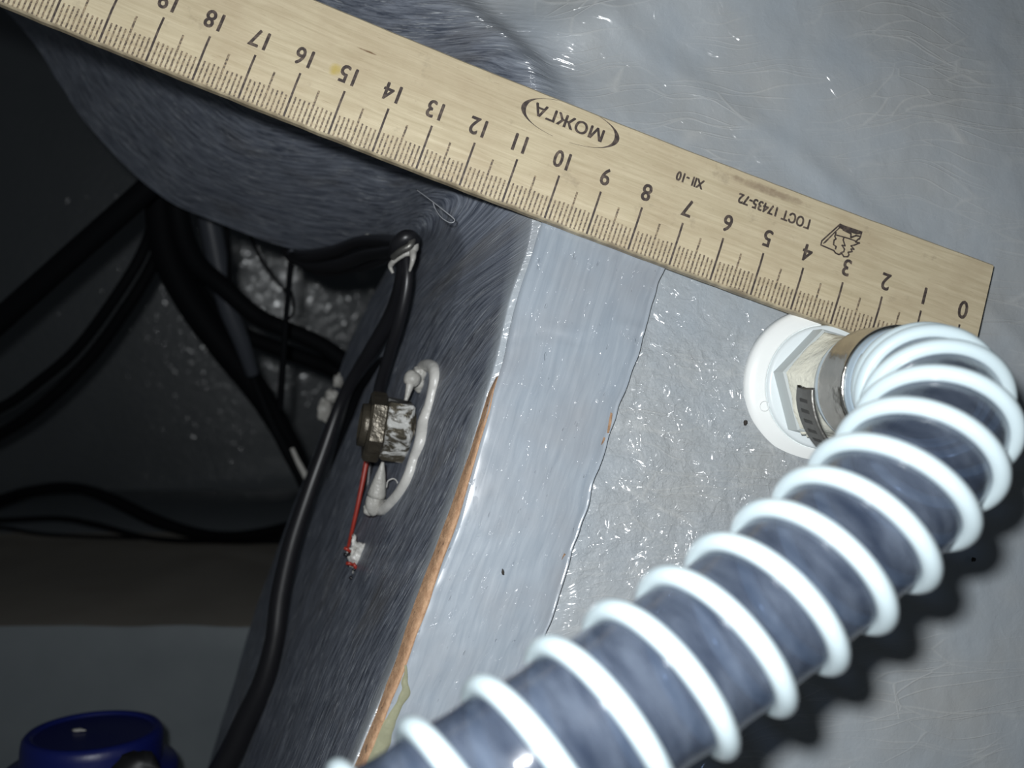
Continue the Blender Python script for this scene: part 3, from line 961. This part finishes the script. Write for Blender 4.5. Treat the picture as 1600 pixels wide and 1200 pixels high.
# loose end with a forked tip: two prongs + the body
rt = lambda t: 1.66 + 0.06 * math.sin(t * 3) - 0.42 * max(0, t - 0.62) ** 1.0 * 1.4
V = []
n = 60
for i in range(n):
    t = i / (n - 1)
    th_ = 178 + 112 * t
    r = rt(t)
    lo, hi = 2.10, 2.80
    if t < 0.09:
        k = t / 0.09
        lo = 2.10 + 0.05 * (1 - k); hi = 2.30 + 0.50 * k if False else 2.80 - 0.0
    for (h, dr) in ((lo, 0.0), (lo + 0.06, 0.03), (0.5 * (lo + hi), 0.035), (hi - 0.06, 0.03), (hi, 0.0), (hi - 0.03, -0.05), (0.5 * (lo + hi), -0.03), (lo + 0.03, -0.05)):
        # the fork: pull the middle of the tip back
        th2 = th_
        if i == 0 and abs(h - 0.5 * (lo + hi)) < 0.02: th2 = th_ + 9
        if i == 0 and h > lo + 0.4 and h < hi + 0.1 and abs(h - 0.5 * (lo + hi)) > 0.05: th2 = th_ + 4
        V.append(fpt(th2, r + dr, h))
f = grid_faces(n, 8, 0, True)
f += [tuple(range(8))[::-1], tuple(range((n - 1) * 8, n * 8))]
bt = obj('band_tail', V, f, M['steel_dark'], cl)
bt['label'] = 'dull slotted loose end of the band'
for k in range(9):
    th_ = 188 + k * 7.2
    t = (th_ - 178) / 112
    r = rt(t) + 0.040
    V = [fpt(th_ - 1.2, r, 2.33), fpt(th_ + 1.2, r, 2.33), fpt(th_ + 2.6, r, 2.62), fpt(th_ + 0.2, r, 2.62),
         fpt(th_ - 1.2, r - 0.02, 2.33), fpt(th_ + 1.2, r - 0.02, 2.33), fpt(th_ + 2.6, r - 0.02, 2.62), fpt(th_ + 0.2, r - 0.02, 2.62)]
    obj('slot', V, [(0, 1, 2, 3), (0, 1, 5, 4), (1, 2, 6, 5), (2, 3, 7, 6), (3, 0, 4, 7)], M['slot'], bt, smooth=False)
# screw housing on the underside
parts = []
V, f = lathe_vf([(0.0, -0.75), (0.26, -0.75), (0.30, -0.7), (0.30, 0.55), (0.26, 0.6), (0.26, 0.62), (0.34, 0.64), (0.34, 0.85), (0.0, 0.88)], fpt(262, 1.52, 2.65), unit(fpt(352, 1, 0) - FB), 24)
obj('screw_housing', V, f, M['steel'], cl)

# ------------------------------------------------------------------ things on the dark side of the rim
gD = unit(P(500, 700, 36) - PP(743, 690))
a2 = unit(PP(672, 900) - PP(783, 560))
nD = unit(np.cross(gD, a2))
if nD[0] > 0: nD = -nD
cm = hull  # the surface itself is sampled below
Gs = G
def dsurf(px, py):
    """distance to the real rim surface behind a pixel: nearest sample of the built mesh"""
    q = DP
    k = np.argmin((q[:, 0] - px) ** 2 + (q[:, 1] - py) ** 2)
    return q[k, 2]
sub = G[::2, :int(NTt * 0.30)].reshape(-1, 3)
dd = CAMZ - sub[:, 2]
DP = np.stack([800 + sub[:, 0] / dd * F, 600 - sub[:, 1] / dd * F, dd], 1)
def near(px, py):
    k = np.argmin((DP[:, 0] - px) ** 2 + (DP[:, 1] - py) ** 2)
    return sub[k]
Bc_ = near(632, 690)
gD = unit(near(560, 705) - near(700, 690))
a2 = unit(near(600, 780) - near(660, 600))
a2 = unit(a2 - gD * (a2 @ gD))
nD = unit(np.cross(gD, a2))
if nD[0] > 0: nD = -nD

nutg = empty('skin_fitting_nut', Bc_, 'paint smeared brass nut set in a bead of grey-white sealant on the dark rim', 'nut')
def dp(u_, v_, h):   # u_ towards the camera side, v_ down the rim, h off the surface
    return Bc_ - gD * u_ + a2 * v_ + nD * h
V = []
bp = []
for (x, y, w_) in ((653, 582, .14), (664, 571, .17), (677, 574, .17), (681, 590, .17), (677, 612, .16), (672, 634, .17), (664, 660, .21), (659, 690, .20), (649, 715, .17), (640, 742, .16), (627, 768, .17), (612, 786, .17), (596, 798, .15), (584, 798, .13)):
    s_ = near(x, y)
    d = (CAMZ - s_[2])
    bp.append(P(x, y, d - 0.12))
bpath = cr(np.array(bp), 120)
for _ in range(10):
    bpath[1:-1] = .25 * bpath[:-2] + .5 * bpath[1:-1] + .25 * bpath[2:]
rad = np.interp(np.linspace(0, 1, 120), np.linspace(0, 1, 14), [.14, .17, .17, .17, .155, .16, .20, .19, .165, .155, .16, .16, .14, .09])
V, f = tube_vf(bpath, rad, 16)
obj('sealant_bead', V, f, M['sealant'], nutg)['label'] = 'smooth grey-white sealant bead'
dB = CAMZ - Bc_[2]
parts = [blob_vf(P(644, 592, dB - 0.7), 0.235, 3, 0.12, 1),
         blob_vf(P(657, 583, dB - 0.35), 0.20, 3, 0.5, 2),
         blob_vf(P(656, 600, dB - 0.2), 0.22, 3, 0.3, 3),
         blob_vf(P(585, 783, dB - 0.6), 0.30, 3, 0.3, 4, 1.2, (0.8, 1.15, 1)),
         blob_vf(P(578, 796, dB - 0.6), 0.17, 3, 0.3, 5),
         blob_vf(P(600, 790, dB - 0.4), 0.20, 3, 0.3, 8)]
parts.append(tube_vf(cr(np.array([P(641, 600, dB - 0.8), P(638, 612, dB - 0.85), P(634, 626, dB - 0.9)]), 12), np.linspace(0.12, 0.05, 12), 10))
parts.append(tube_vf(cr(np.array([P(598, 722, dB - 0.9), P(594, 745, dB - 0.8), P(588, 775, dB - 0.7)]), 14), np.linspace(0.04, 0.26, 14), 12))
V, f = join(parts)
obj('sealant_lumps', V, f, M['sealant_dirty'], nutg)
V, f = tube_vf(cr(np.array([P(604, 762, dB - 0.9), P(606, 752, dB - 1.0), P(614, 748, dB - 1.0), P(620, 752, dB - 0.9), P(622, 762, dB - 0.8)]), 24), 0.018, 6)
obj('loose_thread', V, f, M['sealant'], nutg)
# hexagonal nut: axis runs off the rim towards the locker
nc = P(622, 672, dB - 0.25)
ax = unit(nD * 0.97 + gD * 0.12 + np.array([0.0, -0.12, 0]))
hu = unit(a2 - ax * (a2 @ ax))
hv = np.cross(ax, hu)
def hexring(r, h, rot=0.0, n=6, c=None):
    c = nc if c is None else c
    return [c + ax * h + r * (math.cos(2 * math.pi * k / n + rot) * hu + math.sin(2 * math.pi * k / n + rot) * hv) for k in range(n)]
V = []
for (r, h) in ((0.5, -0.3), (0.86, -0.3), (0.92, -0.24), (0.92, 0.36), (0.84, 0.43), (0.4, 0.43)):
    V += hexring(r, h, 0.25)
obj('nut', V, grid_faces(6, 6, 0, True), M['nut'], nutg, smooth=False)
V = []
for (r, h) in ((0.5, 0.40), (0.93, 0.42), (0.97, 0.47), (0.97, 0.80), (0.9, 0.87), (0.55, 0.87), (0.53, 0.5)):
    V += hexring(r, h, 0.02)
o = obj('lock_nut', V, grid_faces(7, 6, 0, True), M['brass'], nutg, smooth=False)
V = []
for (r, h) in ((0.55, -0.9), (0.60, 0.9), (0.58, 1.05), (0.48, 1.06), (0.46, 0.2)):
    V += hexring(r, h, 0, 28)
obj('threaded_stub', V, grid_faces(5, 28, 0, True), M['brass'], nutg)

# sealant glob with cut wire ends below
gs = near(558, 872)
gd = CAMZ - gs[2]
glob = empty('sealant_glob', gs, 'white ragged sealant glob with cut wire ends below the brass nut', 'sealant')
parts = []
for (x, y, r, sx_, sy_) in ((566, 858, .22, 1, .8), (558, 872, .24, .9, 1.0), (553, 848, .11, .6, 1.8), (557, 890, .16, .6, 1.4), (553, 902, .08, .7, 1.6), (549, 862, .12, 1, 1), (565, 876, .17, .8, 1.2)):
    parts.append(blob_vf(P(x, y, gd - 0.25), r, 3, 0.75, x, 2.4, (sx_, sy_, 0.8)))
V, f = join(parts)
obj('lump', V, f, M['sealant'], glob)
for (x0, y0, x1, y1) in ((538, 856, 547, 862), (541, 880, 552, 883), (552, 880, 558, 892)):
    V, f = tube_vf(np.array([P(x0, y0, gd - 0.5), P((x0 + x1) / 2, (y0 + y1) / 2 - 1, gd - 0.5), P(x1, y1, gd - 0.4)]), 0.05, 8)
    obj('red_wire_end', V, f, M['red'], glob)
for (x0, y0, x1, y1) in ((537, 866, 546, 866), (546, 901, 553, 905), (551, 888, 556, 890)):
    V, f = tube_vf(np.array([P(x0, y0, gd - 0.5), P((x0 + x1) / 2, (y0 + y1) / 2 + 1, gd - 0.5), P(x1, y1, gd - 0.4)]), 0.045, 8)
    obj('black_wire_end', V, f, M['cable'], glob)

# ------------------------------------------------------------------ cables
def cable(name, pts, wpx, mat, label, group=None, n=80, cat='cable', parent=None, seg=12):
    """pts: (px,py,d); wpx: seen width in pixels, one value or one per point"""
    q = np.array([P(*p) for p in pts])
    ws = wpx if np.ndim(wpx) else [wpx] * len(pts)
    rr = [w_ * p[2] / F / 2 for w_, p in zip(ws, pts)]
    path = cr(q, n)
    rad = np.interp(np.linspace(0, 1, n), np.linspace(0, 1, len(rr)), rr)
    V, f = tube_vf(path, rad, seg)
    o = obj(name, V, f, mat, parent)
    if label: tag(o, label, cat, group)
    return o
KM, K = M['cable_matt'], M['cable']
cable('power_cable', [(-160, 640, 40), (0, 500, 38), (110, 402, 36.5), (235, 290, 35.5), (330, 195, 35.3)], 36, KM, 'thick straight black cable crossing the locker from the far left edge')
cable('power_cable', [(-120, 690, 46), (0, 638, 44), (60, 597, 43), (120, 545, 42), (180, 465, 41), (222, 395, 41), (245, 330, 42), (260, 250, 42)], 17, KM, 'upper of two thin parallel black cables curving to the left edge')
cable('power_cable', [(-120, 735, 50), (0, 678, 48), (70, 630, 47), (140, 560, 46.5), (195, 485, 46), (235, 420, 46), (258, 360, 46), (275, 260, 46)], 19, KM, 'lower of two thin parallel black cables curving to the left edge')
cable('power_cable', [(245, 240, 38), (248, 320, 39), (262, 400, 40), (300, 475, 41), (355, 550, 42), (405, 615, 43), (450, 690, 44), (486, 770, 45), (510, 850, 45)], [40, 42, 46, 46, 44, 38, 32, 28, 26], KM, 'thickest black cable hanging down the middle of the locker')
cable('power_cable', [(272, 240, 37), (278, 335, 37.5), (302, 405, 38.5), (348, 448, 39.5), (400, 493, 40), (442, 512, 40), (500, 538, 40.5), (545, 570, 41), (600, 610, 42)], [34, 34, 34, 30, 28, 26, 27, 28, 28], KM, 'black cable branching right below the moulded rim, upper of the pair')
cable('power_cable', [(300, 440, 45), (345, 500, 45.2), (390, 527, 45.4), (442, 548, 45.6), (490, 565, 46), (530, 582, 46), (600, 620, 46.5)], [26, 26, 24, 24, 24, 26, 26], KM, 'black cable branching right below the moulded rim, lower of the pair')
cable('power_cable', [(395, 590, 39), (420, 650, 39.5), (445, 700, 40), (470, 745, 40.5), (500, 800, 41)], [10, 14, 17, 18, 18], KM, 'slim black cable behind the thickest cable, near the rim edge')
cable('conduit', [(318, 300, 39), (330, 360, 39.5), (342, 420, 40), (356, 480, 40.5), (378, 535, 41.2), (395, 585, 42)], [34, 35, 34, 30, 26, 20], M['sheath'], 'grey flat conduit hanging under the moulded rim', cat='conduit')
cable('thin_wire', [(352, 340, 38), (358, 390, 38.5), (358, 430, 39), (362, 455, 39.5)], 7, KM, 'thin dark wire along the right side of the grey conduit', cat='wire', n=30)
cable('thin_wire', [(388, 355, 39), (402, 395, 40), (424, 428, 41), (446, 455, 42)], 5, KM, 'thin blue-black wire slanting behind the vertical cable', cat='wire', n=30)
cable('power_cable', [(458, 388, 34), (454, 420, 34.2), (449, 470, 34.5), (444, 540, 35), (440, 600, 35.5), (438, 640, 36)], [11, 10, 9, 10, 11, 9], KM, 'slim black cable hanging straight down from the clipped bundle')
cable('thin_wire', [(455, 455, 34), (459, 475, 34), (458, 490, 34), (448, 502, 34.3)], 4, KM, 'short black wire loop beside the hanging slim cable', cat='wire', n=30)
# lower cables on the stringer
cable('floor_cable', [(-120, 830, 60), (0, 783, 59), (60, 766, 58), (115, 762, 58), (170, 778, 58), (240, 812, 58), (310, 834, 58), (370, 838, 57), (440, 826, 56), (520, 800, 55)], [20, 20, 18, 16, 18, 20, 18, 16, 17, 17], KM, 'black cable arching along the ledge, highest of the three lower cables')
cable('floor_cable', [(-100, 815, 61), (0, 813, 60), (90, 810, 60), (150, 820, 60), (230, 840, 60), (320, 846, 60), (430, 843, 59), (520, 840, 58)], [8, 8, 8, 10, 9, 9, 14, 14], KM, 'thin black cable lying on the stringer, middle of the three lower cables')
cable('floor_cable', [(-80, 820, 61), (0, 824, 61), (60, 834, 61), (130, 838, 61), (220, 841, 60.5)], 6, KM, 'thinnest black cable on the stringer at the left edge')

# the bundle held by the shiny clip at the inner corner of the rim
bd = empty('cable_bundle', P(540, 395, 29), 'black cable bundle running along the rim to its inner corner', 'cable bundle')
def onrim(x, y, off, cap_=40): return min(CAMZ - near(x, y)[2] - off, cap_)
for (pts, w_) in (([(448, 392, 33), (475, 400, 31.5), (520, 393, 29.5), (560, 378, 27.5), (600, 376, 25.5), (628, 380, 23.6)], [16, 20, 20, 18, 20, 20]),
                  ([(452, 400, 33), (485, 414, 31.5), (530, 413, 29.5), (570, 398, 27.5), (605, 392, 25.5), (630, 386, 23.6)], [14, 20, 24, 22, 22, 18]),
                  ([(460, 408, 33.5), (500, 424, 32), (545, 420, 30), (585, 412, 27.5), (612, 400, 25.5), (632, 390, 23.6)], [10, 14, 14, 14, 14, 12])):
    cable('strand', pts, w_, M['cable'], None, parent=bd)
cable('tie', [(450, 398, 32), (453, 392, 31), (459, 391, 31)], 5, M['sheath'], None, parent=bd, n=12)
# shiny knot and glue
clip = empty('cable_clip', P(632, 385, 23.2), 'shiny black cable clip glued in the inner corner of the rim', 'clip')
path = cr(np.array([P(612, 402, 23.4), P(620, 384, 22.8), P(634, 371, 22.6), P(645, 374, 22.8), P(644, 386, 23.2)]), 30)
V, f = tube_vf(path, np.interp(np.linspace(0, 1, 30), [0, .3, .8, 1], [.12, .22, .2, .1]), 14)
obj('loop', V, f, M['cable'], clip)
path = cr(np.array([P(614, 402, 23.0), P(626, 392, 22.6), P(640, 384, 22.5), P(645, 374, 22.6)]), 30)
V, f = tube_vf(path, 0.09, 10)
obj('band', V, f, M['steel_dark'], clip)
parts = [tube_vf(cr(np.array([P(614, 427, 23.3), P(610, 416, 23.3), P(617, 407, 23.1), P(632, 398, 22.9), P(645, 391, 22.9), P(652, 370, 22.7)]), 40), np.interp(np.linspace(0, 1, 40), [0, .3, .6, .85, 1], [.04, .08, .06, .13, .04]), 10),
         tube_vf(cr(np.array([P(645, 391, 22.9), P(645, 405, 22.7), P(640, 424, 22.8)]), 20), np.linspace(.12, .03, 20), 10),
         blob_vf(P(573, 371, 27.6), .12, 2, .4, 3)]
for V, f in parts:
    obj('glue', V, f, M['sealant_dirty'], clip)
# cables from the clip down the edge of the rim
cable('power_cable', [(632, 388, 23.3), (628, 440, 24.2), (613, 490, 25.5), (582, 545, 26.8), (556, 585, 27.8), (532, 630, 28.4), (507, 700, 28.4), (482, 770, 28.2), (456, 850, 28.0), (438, 930, 27.8), (429, 1000, 27.6), (412, 1065, 27.5), (385, 1125, 27.5), (354, 1190, 27.5), (290, 1300, 27.5)],
      [20, 24, 25, 24, 19, 18, 22, 24, 28, 30, 30, 34, 38, 40, 40], K, 'glossy black cable following the rim edge down to the bottom', n=160, seg=16)
cable('power_cable', [(596, 560, 27.5), (577, 585, 28.5), (556, 620, 30), (538, 680, 31), (520, 740, 31.5), (498, 800, 32), (470, 860, 32.3), (448, 930, 32.4)], [6, 12, 15, 15, 14, 14, 14, 10], KM, 'second black cable tucked beside the glossy one on the rim edge')
cable('power_cable', [(634, 390, 23.2), (636, 440, 23.1), (624, 500, 23.4), (606, 560, 24.2), (592, 610, 25.0), (584, 660, 25.4), (579, 710, 25.4), (573, 770, 25.2), (562, 820, 25.0), (556, 856, 24.9)], [15, 18, 18, 17, 18, 16, 12, 12, 10, 9], K, 'black cable running down the dark rim behind the brass nut')
cable('thin_wire', [(580, 668, 24.6), (577, 695, 24.5), (570, 735, 24.4), (560, 785, 24.3), (551, 825, 24.3), (544, 855, 24.4)], [6, 9, 8, 7, 6, 5], M['red'], 'short red wire beside the brass nut leading to the white sealant glob', cat='wire', n=60)
# white smear and second fitting on the rim's back edge, half behind the glossy cable
parts = [blob_vf(P(528, 595, 33), .25, 3, .5, 2, 2, (.7, 1.1, 1)), blob_vf(P(508, 640, 33.5), .42, 3, .5, 5, 2, (.75, 1.1, 1)), blob_vf(P(518, 618, 33.3), .26, 3, .5, 7, 2)]
V, f = join(parts)
tag(obj('sealant_lump', V, f, M['sealant_dirty']), 'dull grey sealant lump half hidden behind the glossy black cable', 'sealant')
V, f = tube_vf(cr(np.array([P(456, 700, 38), P(466, 722, 38), P(480, 748, 38)]), 20), np.linspace(.10, .16, 20), 8)
tag(obj('cable_tie', V, f, M['sealant_dirty']), 'pale plastic tie end beside the glossy cable above the ledge', 'cable tie')

# ------------------------------------------------------------------ blue cap at the bottom left
bc = P(148, 1140, 29)
ba = unit([0.03, 0.995, -0.07])
cap = empty('blue_cap', bc - ba * 3, 'round blue plastic cap at the bottom left below the stringer', 'cap')
V, f = lathe_vf([(2.25, -4.0), (2.25, -0.35), (2.22, -0.12), (2.12, 0.0), (1.98, 0.02), (1.9, -0.03), (1.86, -0.10)], bc, ba, 72)
obj('side_wall', V, f, M['blue'], cap)
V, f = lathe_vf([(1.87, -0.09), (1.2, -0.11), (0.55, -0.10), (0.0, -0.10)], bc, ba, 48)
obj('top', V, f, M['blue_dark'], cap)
V, f = lathe_vf([(2.2, -4.5), (2.75, -4.5), (2.80, -4.4), (2.80, -1.35), (2.72, -1.18), (2.2, -1.1)], bc, ba, 72)
obj('skirt', V, f, M['blue'], cap)
V, f = blob_vf(P(215, 1200, 25.8), 0.60, 3, 0.35, 3, 2.0, (1.2, 0.75, .8))
obj('knob', V, f, M['black_knob'], cap)
V, f = blob_vf(P(122, 1140, 29.0) - ba * 0.02, 0.16, 2, .5, 4, 2, (1.6, .35, .6))  # small pale elongated fleck on the cap top
obj('pale_fleck', V, f, M['sealant_dirty'], cap)

# ------------------------------------------------------------------ odds and ends
V, f = tube_vf(cr(np.array([P(650, 296, 20.6), P(672, 312, 20.0), P(695, 330, 19.6), P(710, 343, 19.5), P(704, 348, 19.5), P(690, 340, 19.7), P(680, 326, 20.0), P(676, 314, 20.1)]), 50), 0.014, 6)
tag(obj('loose_fibre', V, f, M['fibre']), 'loose hair-thin fibre loop on the rim just below the ruler', 'fibre')
for (x, y, r, lab) in ((1163, 661, .06, 'dark grit crumb beside the left edge of the white flange'), (1518, 874, .055, 'dark crumb on the hull right of the hose'), (783, 892, .04, 'small dark chip mark in the middle of the plank')):
    V, f = blob_vf(PP(x, y, 0.06 if x > 900 else TH + 0.02), r, 2, 0.8, x, 2.0, (0.8, 1.6 if x < 900 else 0.9, .5))
    tag(obj('grit', V, f, M['grit']), lab, 'grit')
